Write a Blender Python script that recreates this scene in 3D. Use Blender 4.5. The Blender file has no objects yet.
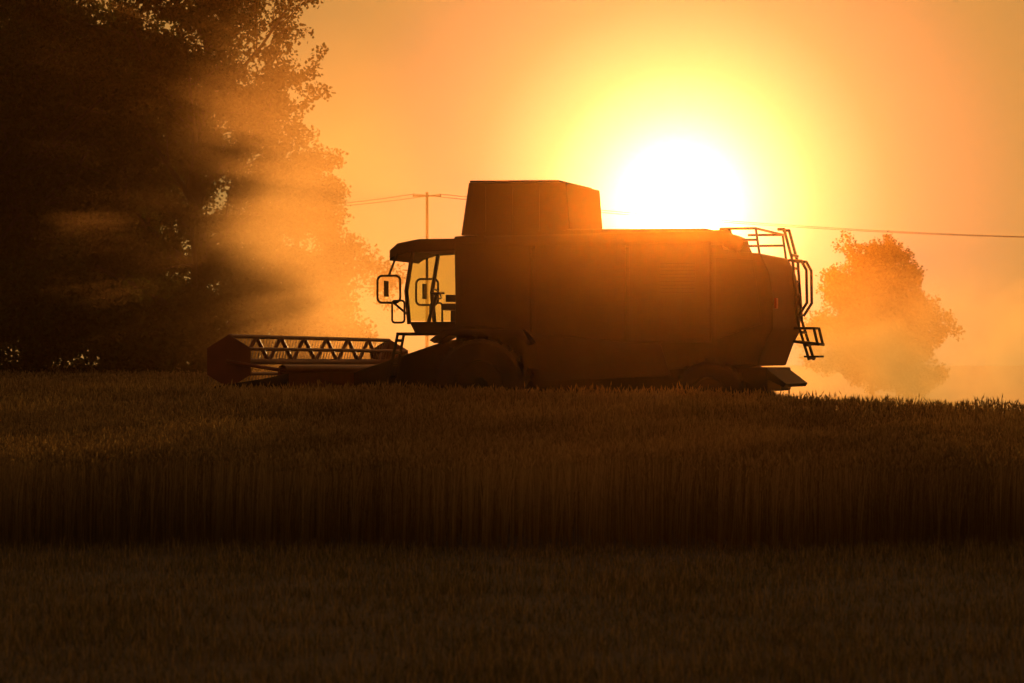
import bpy, bmesh, math, random
import numpy as np
from mathutils import Vector, Matrix
random.seed(7); rng=np.random.default_rng(11)
S=bpy.context.scene
S.view_settings.view_transform='Standard'; S.view_settings.look='None'; S.view_settings.exposure=0
F=2844.4; H=1.75; HY=365.0
def W(px,py,d):  # world point seen at pixel at distance d (layout measuring only)
    return Vector(((px-512)/F*d, d, H+(HY-py)/F*d))
# ---------------------------------------------------------------- helpers
def link(o,parent=None):
    S.collection.objects.link(o)
    if parent: o.parent=parent
    return o
def nodes(m):
    m.use_nodes=True; nt=m.node_tree; nt.nodes.clear(); return nt
def N(nt,t,**k):
    n=nt.nodes.new(t)
    for a,b in k.items(): setattr(n,a,b)
    return n
def paint(name,col,rough=.5,metal=0,noise=.25,scale=3):
    m=bpy.data.materials.new(name); nt=nodes(m)
    o=N(nt,'ShaderNodeOutputMaterial'); b=N(nt,'ShaderNodeBsdfPrincipled')
    tc=N(nt,'ShaderNodeTexCoord'); nz=N(nt,'ShaderNodeTexNoise'); nz.inputs['Scale'].default_value=scale; nz.inputs['Detail'].default_value=6
    cr=N(nt,'ShaderNodeValToRGB'); c=Vector(col)
    cr.color_ramp.elements[0].position=.3; cr.color_ramp.elements[1].position=.7
    cr.color_ramp.elements[0].color=(*(c*(1-noise)),1); cr.color_ramp.elements[1].color=(*(c*(1+noise)),1)
    L=nt.links.new
    L(tc.outputs['Object'],nz.inputs['Vector']); L(nz.outputs['Fac'],cr.inputs['Fac']); L(cr.outputs['Color'],b.inputs['Base Color'])
    b.inputs['Roughness'].default_value=rough; b.inputs['Metallic'].default_value=metal
    L(b.outputs[0],o.inputs['Surface']); return m
def plantmat(name,c0,c1,trans=.45):
    m=bpy.data.materials.new(name); nt=nodes(m); L=nt.links.new
    o=N(nt,'ShaderNodeOutputMaterial'); d=N(nt,'ShaderNodeBsdfDiffuse'); t=N(nt,'ShaderNodeBsdfTranslucent'); mx=N(nt,'ShaderNodeMixShader')
    a=N(nt,'ShaderNodeAttribute',attribute_name='rnd'); cr=N(nt,'ShaderNodeValToRGB')
    cr.color_ramp.elements[0].color=(*c0,1); cr.color_ramp.elements[1].color=(*c1,1)
    L(a.outputs['Fac'],cr.inputs['Fac']); L(cr.outputs['Color'],d.inputs['Color']); L(cr.outputs['Color'],t.inputs['Color'])
    mx.inputs[0].default_value=trans; L(d.outputs[0],mx.inputs[1]); L(t.outputs[0],mx.inputs[2]); L(mx.outputs[0],o.inputs['Surface'])
    return m
def npmesh(name,V,Fs,mat,rnd=None,parent=None,smooth=False):
    me=bpy.data.meshes.new(name); V=np.asarray(V,dtype=np.float32)
    me.vertices.add(len(V)); me.vertices.foreach_set('co',V.ravel())
    loops=np.concatenate([f.ravel() for f in Fs]).astype(np.int32)
    tot=np.concatenate([np.full(len(f),f.shape[1]) for f in Fs]).astype(np.int32)
    st=np.concatenate([[0],np.cumsum(tot)[:-1]]).astype(np.int32)
    me.loops.add(len(loops)); me.loops.foreach_set('vertex_index',loops)
    me.polygons.add(len(tot)); me.polygons.foreach_set('loop_start',st); me.polygons.foreach_set('loop_total',tot)
    if rnd is not None:
        at=me.attributes.new('rnd','FLOAT','POINT'); at.data.foreach_set('value',np.asarray(rnd,dtype=np.float32))
    me.update(calc_edges=True); me.validate()
    if smooth: me.polygons.foreach_set('use_smooth',np.ones(len(tot),dtype=bool))
    me.materials.append(mat); o=bpy.data.objects.new(name,me); return link(o,parent)
def sm(a,b,x):
    t=np.clip((x-a)/(b-a),0,1); return t*t*(3-2*t)
def terrain(x,y):
    x=np.asarray(x,float); y=np.asarray(y,float)
    side=sm(1,12,x*60/np.maximum(y,20))
    z=sm(28,53,y)*(0.43-0.30*side)
    z=z+(1-side)*0.36*sm(66,140,y)-side*1.1*sm(63,95,y)
    z=z+0.03*np.sin(x*.55+1)*np.sin(y*.23)*sm(14,40,y)
    return z
# ---------------------------------------------------------------- sun / world
sun_px=(679,205)
az=math.atan((sun_px[0]-512)/F); el=math.atan((HY-sun_px[1])/F)
sd=Vector((math.sin(az)*math.cos(el),math.cos(az)*math.cos(el),math.sin(el)))
w=bpy.data.worlds.new('World'); S.world=w; w.use_nodes=True; nt=w.node_tree; nt.nodes.clear(); L=nt.links.new
out=N(nt,'ShaderNodeOutputWorld'); bg=N(nt,'ShaderNodeBackground')
sky=N(nt,'ShaderNodeTexSky'); sky.sky_type='NISHITA'; sky.sun_disc=False; sky.sun_elevation=el; sky.sun_rotation=az; sky.dust_density=4; sky.air_density=2
tc=N(nt,'ShaderNodeTexCoord'); nrm=N(nt,'ShaderNodeVectorMath',operation='NORMALIZE'); L(tc.outputs['Generated'],nrm.inputs[0])
dot=N(nt,'ShaderNodeVectorMath',operation='DOT_PRODUCT'); dot.inputs[1].default_value=sd; L(nrm.outputs[0],dot.inputs[0])
ac=N(nt,'ShaderNodeMath',operation='ARCCOSINE'); mn=N(nt,'ShaderNodeMath',operation='MINIMUM'); mn.inputs[1].default_value=.9999999
L(dot.outputs['Value'],mn.inputs[0]); L(mn.outputs[0],ac.inputs[0])
dv=N(nt,'ShaderNodeMath',operation='DIVIDE'); dv.inputs[1].default_value=math.pi; L(ac.outputs[0],dv.inputs[0])
sq=N(nt,'ShaderNodeMath',operation='POWER'); sq.inputs[1].default_value=.5; L(dv.outputs[0],sq.inputs[0])
cr=N(nt,'ShaderNodeValToRGB'); L(sq.outputs[0],cr.inputs['Fac'])
stops=[(0,(9,7.5,4)),(.7,(6,4.6,2.4)),(1.1,(3.0,2.2,1.3)),(1.5,(1.6,1.15,.85)),(1.95,(.98,.68,.54)),(2.7,(.56,.34,.27)),(4.2,(.40,.26,.14)),(7,(.40,.26,.078)),(10,(.45,.25,.064)),(14,(.48,.235,.058)),(24,(.44,.20,.06)),(50,(.27,.145,.06)),(100,(.13,.072,.034)),(180,(.10,.057,.026))]
e=cr.color_ramp.elements
for i,(dg,c) in enumerate(stops):
    p=math.sqrt(dg/180)
    if i==0: x=e[0]; x.position=p
    elif i==len(stops)-1: x=e[-1]; x.position=p
    else: x=e.new(p)
    x.color=(*c,1)
mul=N(nt,'ShaderNodeVectorMath',operation='MULTIPLY'); mul.inputs[1].default_value=(.0006,.0006,.0003); L(sky.outputs[0],mul.inputs[0])
add=N(nt,'ShaderNodeVectorMath',operation='ADD'); L(cr.outputs['Color'],add.inputs[0]); L(mul.outputs[0],add.inputs[1])
L(add.outputs[0],bg.inputs['Color']); bg.inputs['Strength'].default_value=1.0; L(bg.outputs[0],out.inputs['Surface'])
sl=bpy.data.lights.new('sun','SUN'); sl.energy=3.2; sl.angle=math.radians(.5); sl.color=(1,.5,.15)
so=link(bpy.data.objects.new('sun',sl)); so.rotation_euler=(-sd).to_track_quat('-Z','Y').to_euler(); so.location=(10,200,40)
# ---------------------------------------------------------------- camera
cd=bpy.data.cameras.new('camera'); cam=link(bpy.data.objects.new('camera',cd)); cd.lens=100; cd.sensor_width=36; cd.clip_end=20000; cd.clip_start=.1
cam.location=(0,0,H); cam.rotation_euler=(math.pi/2+math.atan((HY-341.5)/F),0,0); S.camera=cam
cd.dof.use_dof=True; cd.dof.focus_distance=56; cd.dof.aperture_fstop=4.0
# ---------------------------------------------------------------- ground
def grid(name,xs,ys,mat,off=0):
    X,Y=np.meshgrid(xs,ys); Z=terrain(X,Y)+off
    V=np.stack([X,Y,Z],-1).reshape(-1,3); nx=len(xs); ny=len(ys)
    i=np.arange(nx-1)[None,:]+np.arange(ny-1)[:,None]*nx
    Fq=np.stack([i,i+1,i+nx+1,i+nx],-1).reshape(-1,4)
    return npmesh(name,V,[Fq],mat,smooth=True)
soil=paint('soil',(.055,.036,.018),.95,0,.45,6)
xs=np.concatenate([[-6000,-2000,-600,-200,-100],np.arange(-60,61,1.5),[100,200,600,2000,6000]])
ys=np.concatenate([[-300,-100,-40],np.arange(-10,160,1.5),[170,200,260,400,800,2000,9000]])
grid('ground',xs,ys,soil)
# ---------------------------------------------------------------- combine placement (drives left and slightly away)
A=-math.radians(16); CX,CY=1.76,57.0; CZ=float(terrain(CX,CY))
fw=np.array([-math.cos(A),-math.sin(A)]); lf=np.array([math.sin(A),-math.cos(A)])
HW=4.9
def local(x,y):
    dx=x-CX; dy=y-CY; return dx*fw[0]+dy*fw[1], dx*lf[0]+dy*lf[1]
def wheat_mask(x,y):
    lx,ly=local(x,y)
    cut=(np.abs(ly)<HW+.2)&(lx<6.5)
    cut|=(ly<-4.0)&(lx<6.5)&(x>-3)      # swaths already cut beyond the machine
    edge=27.0+.10*np.sin(x*1.7)+.07*np.sin(x*4.1+1)+rng.normal(0,.05,len(x))
    return (~cut)&(y>edge)
# ---------------------------------------------------------------- wheat
def wheat(name,xa,xb,ya,yb,dens,k,mat,hmean=.88,spread=None):
    n=int((xb-xa)*(yb-ya)*dens)
    x=rng.uniform(xa,xb,n); y=rng.uniform(ya,yb,n)
    x=x+.035*np.sin(x*2*math.pi/.16)
    if spread is not None:
        keep=(x>spread[0]*y-spread[2])&(x<spread[1]*y+spread[2]); x=x[keep]; y=y[keep]
    m=wheat_mask(x,y); x=x[m]; y=y[m]; n=len(x)
    z=terrain(x,y)
    h=hmean+rng.normal(0,.05,n)+.04*np.sin(x*1.3+y*.7)+.03*np.sin(x*3.1-y*1.9)
    la=rng.uniform(0,2*math.pi,n); lm=np.abs(rng.normal(0,.07,n)); lxv=np.cos(la)*lm+.02; lyv=np.sin(la)*lm
    wd=.0032*k*rng.uniform(.7,1.3,n)
    ra=rng.uniform(0,math.pi,n); cx=np.cos(ra)*.35+.8; cy=np.sin(ra)*.5
    b=np.stack([x,y,z],-1); sx=np.stack([cx*wd,cy*wd,0*wd],-1)
    midp=b+np.stack([lxv*h*.4,lyv*h*.4,h*.55],-1); top=b+np.stack([lxv*h,lyv*h,h*.9],-1)
    hl=.085*rng.uniform(.75,1.25,n)*min(k,1.5); hr=.0065*k*rng.uniform(.8,1.25,n)
    na=rng.uniform(0,2*math.pi,n); nod=rng.uniform(0,.9,n)
    hd=np.stack([np.cos(na)*np.sin(nod),np.sin(na)*np.sin(nod),np.cos(nod)],-1)
    hm=top+hd*(hl*.4)[:,None]; ht=top+hd*hl[:,None]
    ex=np.array([1.,0,0])*hr[:,None]; ey=np.array([0,1.,0])*hr[:,None]
    ll=rng.uniform(.12,.26,n); lfz=rng.uniform(.3,.75,n)
    lb=b+np.stack([lxv*h*lfz,lyv*h*lfz,h*lfz],-1)
    ld=np.stack([np.cos(na+2)*ll*.6,np.sin(na+2)*ll*.6,ll*rng.uniform(-.5,.7,n)],-1)
    V=np.stack([b-sx,b+sx,midp-sx,midp+sx,top-sx*.7,top+sx*.7, hm-ex,hm-ey,hm+ex,hm+ey,ht, lb-sx*1.3,lb+sx*1.3,lb+ld],1)
    c=V.shape[1]; o=(np.arange(n)*c)[:,None]
    Q=np.concatenate([o+np.array([[0,1,3,2]]),o+np.array([[2,3,5,4]])])
    T=[]
    for a,b_ in ((6,7),(7,8),(8,9),(9,6)):
        T.append(o+np.array([[a,b_,10]])); T.append(o+np.array([[b_,a,4]]))
    T.append(o+np.array([[11,12,13]]))
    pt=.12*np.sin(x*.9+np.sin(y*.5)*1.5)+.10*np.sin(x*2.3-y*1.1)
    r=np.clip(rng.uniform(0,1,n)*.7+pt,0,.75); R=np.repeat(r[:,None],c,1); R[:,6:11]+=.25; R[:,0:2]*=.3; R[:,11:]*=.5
    return npmesh(name,V.reshape(-1,3),[Q,np.concatenate(T)],mat,R.ravel())
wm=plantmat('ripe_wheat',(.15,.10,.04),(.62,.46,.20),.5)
sp=(-.23,.23,1.5)
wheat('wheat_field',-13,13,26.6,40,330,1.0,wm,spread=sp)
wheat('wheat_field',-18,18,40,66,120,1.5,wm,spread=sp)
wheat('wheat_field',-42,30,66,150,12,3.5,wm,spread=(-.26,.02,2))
# ---------------------------------------------------------------- stubble / grass
def blades(name,xa,xb,ya,yb,dens,mat,h0,h1,wid,sprd,bend):
    n=int((xb-xa)*(yb-ya)*dens); x=rng.uniform(xa,xb,n); y=rng.uniform(ya,yb,n)
    keep=(np.abs(x)<sprd*y+1.5); x=x[keep]; y=y[keep]
    pn=np.sin(x*2.1+np.sin(y*1.3)*2)*np.sin(y*1.7+np.sin(x*.9)*2)
    keep=rng.uniform(0,1,len(x))<(.58+.42*pn); x=x[keep]; y=y[keep]; n=len(x)
    z=terrain(x,y)-.01; pn=np.sin(x*.8+1)*np.sin(y*.9)
    h=rng.uniform(h0,h1,n)*(1+.3*pn); a=rng.uniform(0,2*math.pi,n); bm=rng.uniform(.2,1,n)*bend*h
    wd=wid*rng.uniform(.6,1.4,n); ra=rng.uniform(0,math.pi,n)
    b=np.stack([x,y,z],-1); s=np.stack([np.cos(ra)*wd,np.sin(ra)*wd,0*wd],-1)
    d=np.stack([np.cos(a)*bm,np.sin(a)*bm,0*h],-1)
    m=b+d*.3+np.stack([0*h,0*h,h*.6],-1); t=b+d+np.stack([0*h,0*h,h],-1)
    V=np.stack([b-s,b+s,m-s*.8,m+s*.8,t-s*.35,t+s*.35],1); o=(np.arange(n)*6)[:,None]
    Q=np.concatenate([o+np.array([[0,1,3,2]]),o+np.array([[2,3,5,4]])])
    R=np.repeat(rng.uniform(0,1,n)[:,None],6,1)
    return npmesh(name,V.reshape(-1,3),[Q],mat,R.ravel())
gm=plantmat('stubble_straw',(.11,.08,.03),(.46,.32,.13),.4)
gg=plantmat('grass_green',(.06,.06,.018),(.20,.17,.05),.45)
blades('stubble',-7,7,11,27.2,420,gm,.03,.13,.0028,.2,.25)
blades('grass',-7,7,11,27.2,420,gg,.03,.10,.0035,.2,1.0)
blades('stubble',-20,20,46,75,60,gm,.1,.22,.006,.25,.2)
# ---------------------------------------------------------------- trees
bark=paint('bark',(.07,.05,.035),.9,0,.4,5)
leafm=plantmat('tree_leaves',(.035,.045,.012),(.10,.11,.03),.4)
def tube_np(segs,sides=5):
    Vs=[];Fs=[];k=0
    for p0,p1,r0,r1 in segs:
        d=(p1-p0).normalized(); u=d.orthogonal().normalized(); v=d.cross(u)
        for p,r in((p0,r0),(p1,r1)):
            for i in range(sides):
                a=2*math.pi*i/sides; q=p+u*(math.cos(a)*r)+v*(math.sin(a)*r); Vs.append(q[:])
        for i in range(sides):
            j=(i+1)%sides; Fs.append((k+i,k+j,k+sides+j,k+sides+i))
        k+=2*sides
    return np.array(Vs),np.array(Fs)
def rdir(d,ang):
    u=d.orthogonal().normalized(); u.rotate(Matrix.Rotation(random.uniform(0,2*math.pi),3,d))
    return (d*math.cos(ang)+u*math.sin(ang)).normalized()
def leaves_np(P,size,n_per,rad):
    P=np.array(P); P=np.repeat(P,n_per,0); n=len(P)
    off=rng.normal(0,1,(n,3)); off/=np.linalg.norm(off,axis=1)[:,None]; off*=(rng.uniform(0,1,n)**.6*rad)[:,None]; C=P+off
    a=rng.normal(0,1,(n,3)); a/=np.linalg.norm(a,axis=1)[:,None]; b=rng.normal(0,1,(n,3)); b-=a*(a*b).sum(1)[:,None]; b/=np.linalg.norm(b,axis=1)[:,None]
    s=size*rng.uniform(.6,1.3,n)[:,None]
    V=np.stack([C-a*s*.5,C+b*s*.33,C+a*s*.5,C-b*s*.33],1); F_=(np.arange(n)*4)[:,None]+np.array([[0,1,2,3]])
    R=np.repeat(rng.uniform(0,1,n)[:,None],4,1)
    return V.reshape(-1,3),F_,R.ravel()
def tree(name,base,h,spread,crown0=.2,limbs=16,seed=1,leaf=.17,nper=34,rad=.5,conic=.5):
    random.seed(seed); e=bpy.data.objects.new(name,None); link(e); e.location=base
    segs=[];tips=[]
    pts=[Vector((0,0,-.3))]; nseg=9
    for i in range(1,nseg+1):
        f=i/nseg; pts.append(Vector((random.uniform(-1,1)*.03*h*f,random.uniform(-1,1)*.03*h*f,h*.93*f)))
    R=h*.02
    rr=lambda f:R*(1-f)**.8+.03
    for i in range(nseg): segs.append((pts[i],pts[i+1],rr(i/nseg),rr((i+1)/nseg)))
    def grow(p,d,l,r,lev):
        n=3; q=p
        for i in range(n):
            d=(rdir(d,random.uniform(.08,.32))+Vector((0,0,.10))).normalized(); q2=q+d*(l/n); r2=r*(1-.28)
            segs.append((q,q2,r,r2)); 
            if lev<3:
                for _ in range(2 if lev==1 else 2):
                    grow(q.lerp(q2,random.uniform(.2,1)),rdir(d,random.uniform(.5,1.1)),l*random.uniform(.38,.6),r2*.6,lev+1)
            else: tips.append(q2[:])
            q=q2; r=r2
        tips.append(q[:])
    for i in range(limbs):
        f=crown0+(1-crown0)*(i+random.random())/limbs*.97
        k=min(int(f*nseg),nseg-1); p=pts[k].lerp(pts[k+1],f*nseg-k)
        g=(f-crown0)/(1-crown0); prof=(math.sin(math.pi*min(1,(.22+g*.78)))**conic)*.9+.12
        a=i*2.4+random.uniform(-.5,.5); up=.25+.9*g
        d=Vector((math.cos(a),math.sin(a),up)).normalized()
        grow(p,d,spread*prof*random.uniform(.75,1.15),rr(f)*.5+.02,1)
    Vt,Ft=tube_np(segs,5); npmesh('trunk_and_limbs',Vt,[Ft],bark,parent=e,smooth=True)
    V,F_,Rn=leaves_np(tips,leaf,nper,rad); npmesh('crown_leaves',V,[F_],leafm,Rn,parent=e)
    return e
def gbase(px,d):
    x=(px-512)/F*d; return Vector((x,d,float(terrain(x,d))))
tree('broadleaf_tree',gbase(200,108),18.5,4.7,.10,22,3,.18,26,.42,.45)
tree('broadleaf_tree',gbase(30,112),19,5.2,.08,24,5,.18,22,.45,.4)
tree('broadleaf_tree',gbase(115,122),14.5,4.8,.08,24,8,.19,26,.6,.4)
tree('broadleaf_tree',gbase(40,130),13.5,5.5,.06,24,31,.22,26,.7,.4)  # added behind the others to block sun streaks through crown gaps
tree('broadleaf_tree',gbase(300,116),8.8,3.0,.12,16,11,.16,20,.45,.6)
tree('broadleaf_tree',gbase(-70,108),18,5.0,.10,20,13,.18,20,.6,.4)
tree('broadleaf_tree',gbase(872,200),9.3,4.0,.05,24,17,.22,24,.55,.7)
tree('broadleaf_tree',gbase(898,206),6.6,3.2,.05,18,29,.22,22,.6,.7)
tips=[]
for i in range(780):
    px=random.uniform(-90,400); d=random.uniform(101,110); hh=(4.0+1.2*math.sin(px*.03)+.8*math.sin(px*.11))*(1 if px<330 else max(.3,(410-px)/80))
    b=gbase(px,d); tips.append((b.x,b.y,b.z+random.uniform(0,1)**.7*hh))
V,F_,Rn=leaves_np(tips,.2,60,.75); npmesh('hedge',V,[F_],leafm,Rn)
# ---------------------------------------------------------------- power line
wood=paint('pole_wood',(.10,.075,.05),.9); wirem=paint('wire_metal',(.08,.07,.06),.5,.8)
tops=[]
for px,py,d in((170,210,168),(427,194,150),(1250,238,201)):
    x=(px-512)/F*d; g=-1.2; top=H+(HY-py)/F*d
    e=link(bpy.data.objects.new('utility_pole',None)); e.location=(x,d,0)
    segs=[(Vector((0,0,g)),Vector((0,0,top+.1)),.10,.07),(Vector((-.75,0,top-.1)),Vector((.75,0,top-.1)),.04,.04)]
    for s in(-.7,.7): segs.append((Vector((s,0,top-.1)),Vector((s,0,top+.02)),.035,.035))
    Vt,Ft=tube_np(segs,8); npmesh('pole_and_crossarm',Vt,[Ft],wood,parent=e); tops.append(Vector((x,d,top)))
segs=[]
for a,b,sag in((tops[0],tops[1],.35),(tops[1],tops[2],.8)):
    for off in(-.7,.7):
        prev=None
        for i in range(41):
            t=i/40; p=a.lerp(b,t)+Vector((off,0,-4*sag*t*(1-t)))
            if prev is not None: segs.append((prev,p,.02,.02))
            prev=p
Vt,Ft=tube_np(segs,4); npmesh('power_line_wires',Vt,[Ft],wirem)
# ---------------------------------------------------------------- combine harvester
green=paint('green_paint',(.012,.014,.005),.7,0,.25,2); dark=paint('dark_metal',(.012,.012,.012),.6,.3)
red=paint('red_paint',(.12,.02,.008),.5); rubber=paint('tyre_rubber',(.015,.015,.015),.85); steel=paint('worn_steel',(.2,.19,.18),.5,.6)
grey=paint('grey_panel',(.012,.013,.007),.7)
glass=bpy.data.materials.new('cab_glass'); nt=nodes(glass); o=N(nt,'ShaderNodeOutputMaterial'); tr=N(nt,'ShaderNodeBsdfTransparent'); gl=N(nt,'ShaderNodeBsdfGlossy'); mx=N(nt,'ShaderNodeMixShader')
tr.inputs[0].default_value=(.76,.80,.52,1); gl.inputs['Roughness'].default_value=.08; mx.inputs[0].default_value=.06
nt.links.new(tr.outputs[0],mx.inputs[1]); nt.links.new(gl.outputs[0],mx.inputs[2]); nt.links.new(mx.outputs[0],o.inputs['Surface'])
C=link(bpy.data.objects.new('combine_harvester',None)); C.location=(CX,CY,CZ); C.rotation_euler=(0,0,math.pi+A)
def fin(bm,name,mat,bev=0,smooth=False):
    if bev: bmesh.ops.bevel(bm,geom=list(bm.edges),offset=bev,segments=2,affect='EDGES',profile=.6)
    bmesh.ops.recalc_face_normals(bm,faces=bm.faces)
    me=bpy.data.meshes.new(name); bm.to_mesh(me); bm.free(); me.materials.append(mat)
    if smooth:
        for p in me.polygons: p.use_smooth=True
    return link(bpy.data.objects.new(name,me),C)
def prism(name,prof,y0,y1,mat,bev=.03,prof2=None):
    bm=bmesh.new(); a=[bm.verts.new((p[0],y0,p[1])) for p in prof]; b=[bm.verts.new((p[0],y1,p[1])) for p in (prof2 or prof)]
    n=len(prof); bm.faces.new(a); bm.faces.new(b[::-1])
    for i in range(n): bm.faces.new((a[i],b[i],b[(i+1)%n],a[(i+1)%n]))
    return fin(bm,name,mat,bev)
def box(name,x0,x1,y0,y1,z0,z1,mat,bev=.02): return prism(name,[(x0,z0),(x1,z0),(x1,z1),(x0,z1)],y0,y1,mat,bev)
def path(name,polys,r,mat,sides=8):
    segs=[]
    for pl in polys:
        for p,q in zip(pl[:-1],pl[1:]): 
            p=Vector(p);q=Vector(q);d=(q-p).normalized()*r*.4; segs.append((p-d,q+d,r,r))
    Vt,Ft=tube_np(segs,sides); return npmesh(name,Vt,[Ft],mat,parent=C,smooth=True)
def wheel(name,x,y,r,wd,mat=rubber):
    bm=bmesh.new(); nseg=44; prof=[(-wd/2,r*.55),(-wd/2,r*.9),(-wd*.42,r*.97),(0,r),(wd*.42,r*.97),(wd/2,r*.9),(wd/2,r*.55)]
    rings=[]
    for i in range(nseg):
        a=2*math.pi*i/nseg; rings.append([bm.verts.new((x+math.cos(a)*q,y+p,r+math.sin(a)*q)) for p,q in prof])
    for i in range(nseg):
        A_=rings[i];B_=rings[(i+1)%nseg]
        for j in range(len(prof)): bm.faces.new((A_[j],B_[j],B_[(j+1)%len(prof)],A_[(j+1)%len(prof)]))
    for i in range(0,nseg,2):   # lugs
        a=2*math.pi*i/nseg; 
        for s in(-1,1):
            M=Matrix.Translation((x,y,r))@Matrix.Rotation(-a,4,'Y')@Matrix.Translation((r+.01,s*wd*.24,0))@Matrix.Rotation(s*.5,4,'X')@Matrix.Diagonal((.06,wd*.5,.05,1))
            bmesh.ops.create_cube(bm,size=1,matrix=M)
    fin(bm,name,mat)
    bm=bmesh.new(); bmesh.ops.create_cone(bm,cap_ends=True,segments=28,radius1=r*.56,radius2=r*.5,depth=wd*.7,matrix=Matrix.Translation((x,y,r))@Matrix.Rotation(math.pi/2*(-1 if y>0 else 1),4,'X'))
    bmesh.ops.create_cone(bm,cap_ends=True,segments=16,radius1=r*.2,radius2=r*.16,depth=wd*.95,matrix=Matrix.Translation((x,y,r))@Matrix.Rotation(math.pi/2*(-1 if y>0 else 1),4,'X'))
    fin(bm,name+'_rim',grey,.01)
# main body
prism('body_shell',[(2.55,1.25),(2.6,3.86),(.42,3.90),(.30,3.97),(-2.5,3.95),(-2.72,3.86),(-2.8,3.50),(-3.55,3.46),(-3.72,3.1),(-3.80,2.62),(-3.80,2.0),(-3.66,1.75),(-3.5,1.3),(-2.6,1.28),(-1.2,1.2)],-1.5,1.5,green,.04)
box('chassis_frame',-2.6,2.4,-1.1,1.1,.75,1.35,dark,.03)
for s in(-1,1):
    y0,y1=(1.5,1.56) if s>0 else (-1.56,-1.5)
    prism('side_panel_front',[(1.0,1.95),(2.45,2.1),(2.45,3.72),(1.0,3.72)],y0,y1,green,.02)
    prism('side_panel_mid',[(-.9,1.75),(.92,1.92),(.92,3.72),(-.9,3.72)],y0,y1,green,.02)
    prism('side_panel_rear',[(-2.6,1.75),(-.98,1.75),(-.98,3.68),(-2.6,3.68)],y0,y1,grey,.02)
    prism('rear_hood_panel',[(-3.6,2.1),(-2.68,1.8),(-2.68,3.38),(-3.42,3.34)],y0,y1,green,.02)
    prism('lower_skirt',[(.8,1.0),(1.0,1.9),(-1.6,1.7),(-1.8,1.1)],y0-.02*s,y1-.03*s,dark,.01)
    for k in range(9): box('vent_louver',-2.3,-1.6,(y1 if s>0 else y0-.012),(y1+.012 if s>0 else y0),2.7+k*.07,2.73+k*.07,dark,.004)
    prism('mudguard',[(.9,1.75),(1.1,2.0),(2.7,2.02),(3.0,1.8),(2.9,1.74),(2.6,1.9),(1.2,1.9),(1.0,1.7)],(1.1 if s>0 else -1.85),(1.85 if s>0 else -1.1),dark,.01)
    wheel('front_wheel',2.0,s*1.45,.92,.70); wheel('rear_wheel',-2.55,s*1.3,.70,.5)
box('straw_chopper',-3.65,-2.75,-1.25,1.25,.8,1.27,dark,.05)
prism('chopper_deflector',[(-3.6,1.25),(-4.0,.95),(-3.95,.88),(-3.5,1.1)],-1.2,1.2,dark,.01)
box('rear_axle',-2.65,-2.45,-1.2,1.2,.6,.8,dark); box('front_axle',1.85,2.15,-1.3,1.3,.75,1.1,dark)
# grain tank
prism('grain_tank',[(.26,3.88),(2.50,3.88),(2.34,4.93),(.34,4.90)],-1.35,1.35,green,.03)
prism('tank_cover_rim',[(.5,4.915),(2.33,4.935),(2.33,4.97),(.5,4.95)],-1.3,1.3,dark,.01)
for yy in(-.9,0,.9): box('tank_rib',2.49,2.52,yy-.03,yy+.03,3.95,4.2,dark,.005)
for xx in(.9,1.45,2.0): box('tank_side_rib',xx-.02,xx+.02,1.352,1.375,3.95,4.85,green,.004)
path('unloading_auger',[[(1.9,1.42,3.72),(-2.9,1.42,3.76)]],.16,green,16); path('auger_spout',[[(-2.85,1.42,3.76),(-3.1,1.42,3.60)]],.15,rubber,12)
box('engine_deck',-2.2,-.6,-1.2,.9,3.93,3.97,dark,.015); path('exhaust_pipe',[[(-.3,-1.0,3.9),(-.3,-1.0,4.02)]],.07,steel,12)
rl=[]
for yy in(-1.4,1.4):
    rl+= [[(-2.75,yy,3.94),(-3.45,yy,3.94),(-3.52,yy,3.45)],[(-2.75,yy,3.72),(-3.45,yy,3.72)]]
rl+=[[(-3.45,-1.4,3.94),(-3.45,1.4,3.94)]]
path('rear_railing',rl,.025,dark)
ld=[]
for yy in(-1.3,-.75):
    ld+=[[(-3.48,yy,4.02),(-3.60,yy,4.02),(-3.78,yy,3.35),(-3.86,yy,2.2),(-4.10,yy,1.42)],[(-3.70,yy,3.40),(-3.95,yy,3.38),(-4.05,yy,3.2),(-4.06,yy,2.55),(-3.90,yy,2.3)]]
for i in range(9):
    f=i/8; z=3.5-2.05*f; x=-3.77-.06*f if z>2.2 else -3.86-(2.2-z)*.333; ld.append([(x,-1.3,z),(x,-.75,z)])
path('rear_ladder',ld,.03,dark)
box('ladder_platform',-4.2,-3.75,-1.33,-.72,2.02,2.07,dark,.01); box('ladder_step',-4.3,-3.98,-1.33,-.72,1.70,1.75,dark,.01); box('ladder_step_low',-4.3,-4.0,-1.33,-.72,1.46,1.50,dark,.01)
path('ladder_step_arms',[[(-3.8,-.72,1.78),(-4.3,-.72,1.72)],[(-3.8,-1.33,1.78),(-4.3,-1.33,1.72)],[(-4.2,-1.33,2.05),(-4.28,-1.33,1.72)],[(-4.2,-.72,2.05),(-4.28,-.72,1.72)]],.03,dark)
box('tail_light',-3.84,-3.79,1.15,1.35,2.4,2.6,red,.01)
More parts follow.
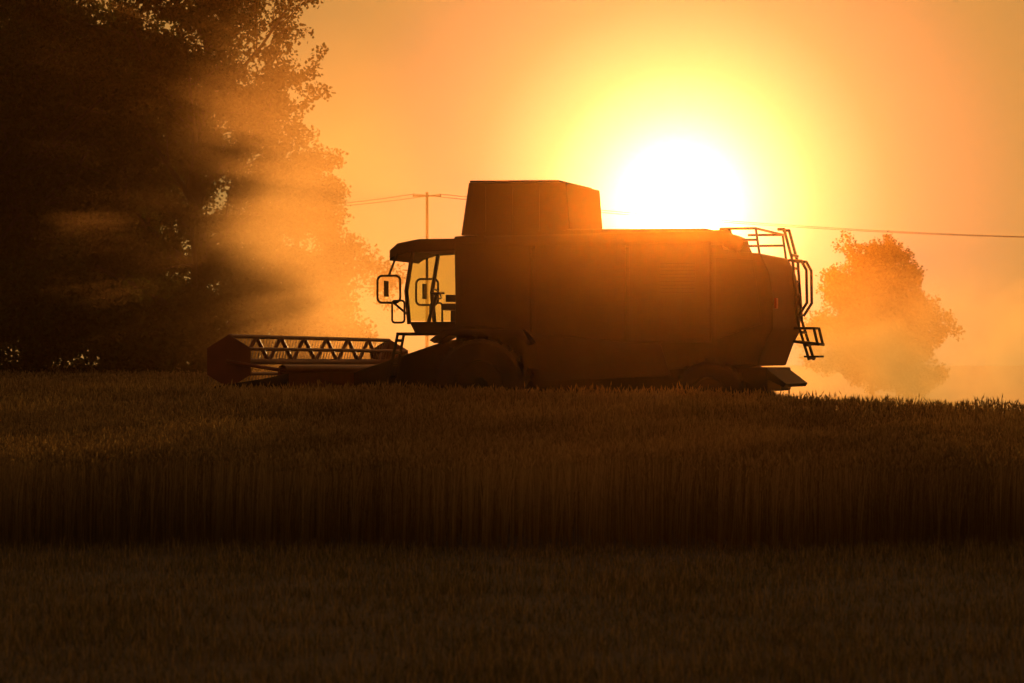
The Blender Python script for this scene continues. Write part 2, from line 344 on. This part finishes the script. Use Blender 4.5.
# cab
prism('cab_roof',[(2.62,3.60),(3.75,3.60),(4.02,3.52),(4.12,3.40),(4.12,3.62),(3.95,3.76),(3.5,3.84),(2.62,3.84)],-.98,.98,green,.03)
prism('cab_floor',[(2.62,1.95),(3.62,1.95),(3.74,2.18),(2.62,2.18)],-.85,.85,dark,.02)
pl=[]
for s in(-.85,.85): pl+=[[(3.74,s,2.15),(3.80,s,2.8),(3.66,s,3.62)],[(2.72,s,2.15),(2.72,s,3.62)]]
path('cab_pillars',pl,.045,dark); path('door_frame',[[(3.0,.88,2.75),(3.25,.88,2.75)]],.022,dark)
def panel(name,pts,mat):
    bm=bmesh.new(); vs=[bm.verts.new(p) for p in pts]; bm.faces.new(vs); return fin(bm,name,mat)
panel('glass_left',[(2.74,.86,2.2),(3.74,.86,2.2),(3.80,.86,2.8),(3.66,.86,3.6),(2.74,.86,3.6)],glass)
panel('glass_right',[(2.74,-.86,2.2),(3.74,-.86,2.2),(3.80,-.86,2.8),(3.66,-.86,3.6),(2.74,-.86,3.6)],glass)
panel('windshield_low',[(3.75,-.82,2.2),(3.75,.82,2.2),(3.81,.82,2.8),(3.81,-.82,2.8)],glass); panel('windshield_high',[(3.81,-.82,2.8),(3.81,.82,2.8),(3.67,.82,3.6),(3.67,-.82,3.6)],glass)
prism('seat_back',[(2.78,2.5),(2.95,2.5),(2.86,3.2),(2.74,3.2)],-.25,.25,dark,.04); box('seat_cushion',2.8,3.25,-.26,.26,2.42,2.56,dark,.04); box('seat_base',2.9,3.1,-.12,.12,2.18,2.42,dark)
path('steering_column',[[(3.6,0,2.2),(3.42,0,2.75)]],.04,dark)
sw=[(3.42+.06*math.cos(a),.2*math.sin(a),2.76+.1*math.cos(a)) for a in [i*math.pi/8 for i in range(17)]]; path('steering_wheel',[sw],.016,dark)
box('armrest_console',2.9,3.35,-.5,-.34,2.6,2.75,dark)
def rrect(cx,cz,hw,hh,y,r=.08):
    p=[]
    for qx,qz,a0 in((1,1,0),(-1,1,90),(-1,-1,180),(1,-1,270)):
        for k in range(5):
            a=math.radians(a0+k*22.5); p.append((cx+qx*(hw-r)+r*math.cos(a),y,cz+qz*(hh-r)+r*math.sin(a)))
    return p+[p[0]]
for s,dx in((1.15,-.13),(-1.15,-.2)):
    path('mirror_frame',[rrect(4.20+dx,2.83,.24,.27,s,.1),[(4.2+dx,s,3.1),(3.95,s*.85,3.55)],[(4.1+dx,s,2.56),(3.8,s*.75,2.35)]],.024,dark)
    path('mirror_frame_lower',[rrect(4.0+dx,2.38,.13,.22,s,.06)],.022,dark)
    box('mirror',4.24+dx,4.27+dx,s-.12,s+.12,2.68,3.0,dark,.01)
for yy in(-.7,-.35,.35,.7): box('work_light',4.10,4.16,yy-.09,yy+.09,3.46,3.56,dark,.01)
path('antenna',[[(2.9,-.5,3.8),(2.9,-.5,4.1)]],.012,dark)
box('cab_platform',2.6,3.8,.86,1.5,1.9,1.96,dark,.01)
cl=[]
for yy in(1.0,1.4): cl.append([(3.8,yy,1.93),(4.05,yy,.75)])
for i in range(5): cl.append([(3.83+i*.055,1.0,1.8-i*.24),(3.83+i*.055,1.4,1.8-i*.24)])
path('cab_ladder',cl,.03,dark)
# feeder house + header
prism('feeder_house',[(2.4,1.1),(2.5,1.85),(3.0,1.8),(5.0,1.15),(5.0,.45)],-.75,.75,green,.03)
prism('header_trough',[(4.95,.25),(4.95,1.22),(5.02,1.22),(5.08,.45),(5.6,.22),(6.6,.18),(6.6,.12),(5.0,.15)],-HW,HW,red,.005)
path('header_back_beam',[[(4.92,-HW,1.24),(4.92,HW,1.24)]],.08,red,8)
for s in(-1,1):
    y0,y1=((HW,HW+.07) if s>0 else (-HW-.07,-HW))
    prism('header_end_plate',[(4.8,.2),(4.8,1.15),(5.3,1.05),(6.3,.9),(7.2,.7),(7.9,.45),(8.1,.30),(7.4,.15)],y0,y1,dark,.01)
path('feed_auger',[[(5.45,-HW+.05,.62),(5.45,HW-.05,.62)]],.16,steel,12)
fl=[]
for s in(-1,1):
    pr=[]
    for i in range(200):
        t=i/199; a=t*2*math.pi*7*s; pr.append((5.45+.27*math.cos(a),s*(.5+t*(HW-.6)),.62+.27*math.sin(a)))
    fl.append(pr)
path('auger_flighting',fl,.02,steel,5)
RX,RZ,RR=6.05,1.38,.48; nb=6; ny=8
ys_=[-HW+.18+i*(2*HW-.36)/(ny-1) for i in range(ny)]
path('reel_tube',[[(RX,-HW+.1,RZ),(RX,HW-.1,RZ)]],.06,red,10)
bats=[];zz=[];tin=[]
for b_ in range(nb):
    a=math.pi/2+b_*2*math.pi/nb; bx,bz=RX+RR*math.cos(a),RZ+RR*math.sin(a)
    bats.append([(bx,-HW+.12,bz),(bx,HW-.12,bz)])
    if b_==0:
        for i in range(ny-1):
            ym=(ys_[i]+ys_[i+1])/2; zz.append([(RX,ym,RZ),(bx,ys_[i],bz)]); zz.append([(RX,ym,RZ),(bx,ys_[i+1],bz)])
    for i in (0,ny-1): zz.append([(RX,ys_[i],RZ),(bx,ys_[i],bz)])
    for k in range(58):
        yy=-HW+.15+k*(2*HW-.3)/57; tin.append([(bx,yy,bz),(bx+.05,yy,bz-.20)])
path('reel_bats',bats[:1],.04,red); path('reel_bats_lower',bats[1:],.03,red); path('reel_struts',zz,.042,red); path('reel_tines',tin,.006,steel,4)
for s in(-1,1):
    pf=[(RX+(RR+.03)*math.cos(math.pi/2+i*math.pi/3),RZ+(RR+.03)*math.sin(math.pi/2+i*math.pi/3)) for i in range(6)]
    prism('reel_end_shield',pf,s*(HW-.1)-.015,s*(HW-.1)+.015,red,.004)
    path('reel_arm',[[(4.9,s*(HW-.02),1.2),(RX,s*(HW-.02),RZ)]],.035,red)
# ---------------------------------------------------------------- haze + dust volumes
def volmat(name,dens,g,scol,acol,absf,noise=None,step=1.0,lo=.2,det=2.5):
    m=bpy.data.materials.new(name); nt=nodes(m); L=nt.links.new; o=N(nt,'ShaderNodeOutputMaterial')
    sc=N(nt,'ShaderNodeVolumeScatter'); ab=N(nt,'ShaderNodeVolumeAbsorption'); ad=N(nt,'ShaderNodeAddShader')
    sc.inputs['Color'].default_value=(*scol,1); sc.inputs['Anisotropy'].default_value=g; ab.inputs['Color'].default_value=(*acol,1)
    sc.inputs['Density'].default_value=dens; ab.inputs['Density'].default_value=dens*absf
    L(sc.outputs[0],ad.inputs[0]); L(ab.outputs[0],ad.inputs[1]); L(ad.outputs[0],o.inputs['Volume'])
    if noise:
        tc=N(nt,'ShaderNodeTexCoord'); ln=N(nt,'ShaderNodeVectorMath',operation='LENGTH'); L(tc.outputs['Object'],ln.inputs[0])
        mr=N(nt,'ShaderNodeMapRange',interpolation_type='SMOOTHSTEP'); mr.inputs[1].default_value=1.0; mr.inputs[2].default_value=.1; mr.inputs[3].default_value=0; mr.inputs[4].default_value=1
        L(ln.outputs['Value'],mr.inputs[0])
        nz=N(nt,'ShaderNodeTexNoise'); nz.inputs['Scale'].default_value=noise; nz.inputs['Detail'].default_value=det; nz.inputs['Distortion'].default_value=.5
        ge=N(nt,'ShaderNodeNewGeometry'); L(ge.outputs['Position'],nz.inputs['Vector'])
        m2=N(nt,'ShaderNodeMapRange'); m2.inputs[1].default_value=.38; m2.inputs[2].default_value=.66; m2.inputs[3].default_value=lo; m2.inputs[4].default_value=1; L(nz.outputs['Fac'],m2.inputs[0])
        mu=N(nt,'ShaderNodeMath',operation='MULTIPLY'); L(mr.outputs[0],mu.inputs[0]); L(m2.outputs[0],mu.inputs[1])
        for sh,k in((sc,dens),(ab,dens*absf)):
            q=N(nt,'ShaderNodeMath',operation='MULTIPLY'); q.inputs[1].default_value=k; L(mu.outputs[0],q.inputs[0]); L(q.outputs[0],sh.inputs['Density'])
    m.cycles.volume_step_rate=step
    return m
hz=volmat('haze_air',.00014,.96,(1,.44,.09),(.9,.6,.3),6.0)
bm=bmesh.new(); bmesh.ops.create_cube(bm,size=1,matrix=Matrix.Translation((0,130,18))@Matrix.Diagonal((240,300,44,1)))
me=bpy.data.meshes.new('haze'); bm.to_mesh(me); bm.free(); me.materials.append(hz); link(bpy.data.objects.new('haze',me))
def dust(px,py,d,rx,ry,rz,dens,noise,rot=0,g=.6,absf=.5,lo=.2):
    m=volmat('dust',dens,g,(1,.56,.22),(.85,.5,.25),absf,noise,4,lo)
    bm=bmesh.new(); bmesh.ops.create_icosphere(bm,subdivisions=3,radius=1)
    me=bpy.data.meshes.new('dust_cloud'); bm.to_mesh(me); bm.free(); me.materials.append(m)
    o=link(bpy.data.objects.new('dust_cloud',me)); o.location=W(px,py,d); o.scale=(rx,ry,rz); o.rotation_euler=(0,rot,0)
dust(290,235,86,6.8,8,7.4,.085,.33,0,.66,.35,.35)
dust(380,335,74,6,5,2.6,.08,.5,0,.65,.3)
dust(935,385,76,10,8,3.9,.34,.55,0,.56,.45,.10)
dust(90,230,97,20,6,16,.018,.15,0,.6,.3,.7)
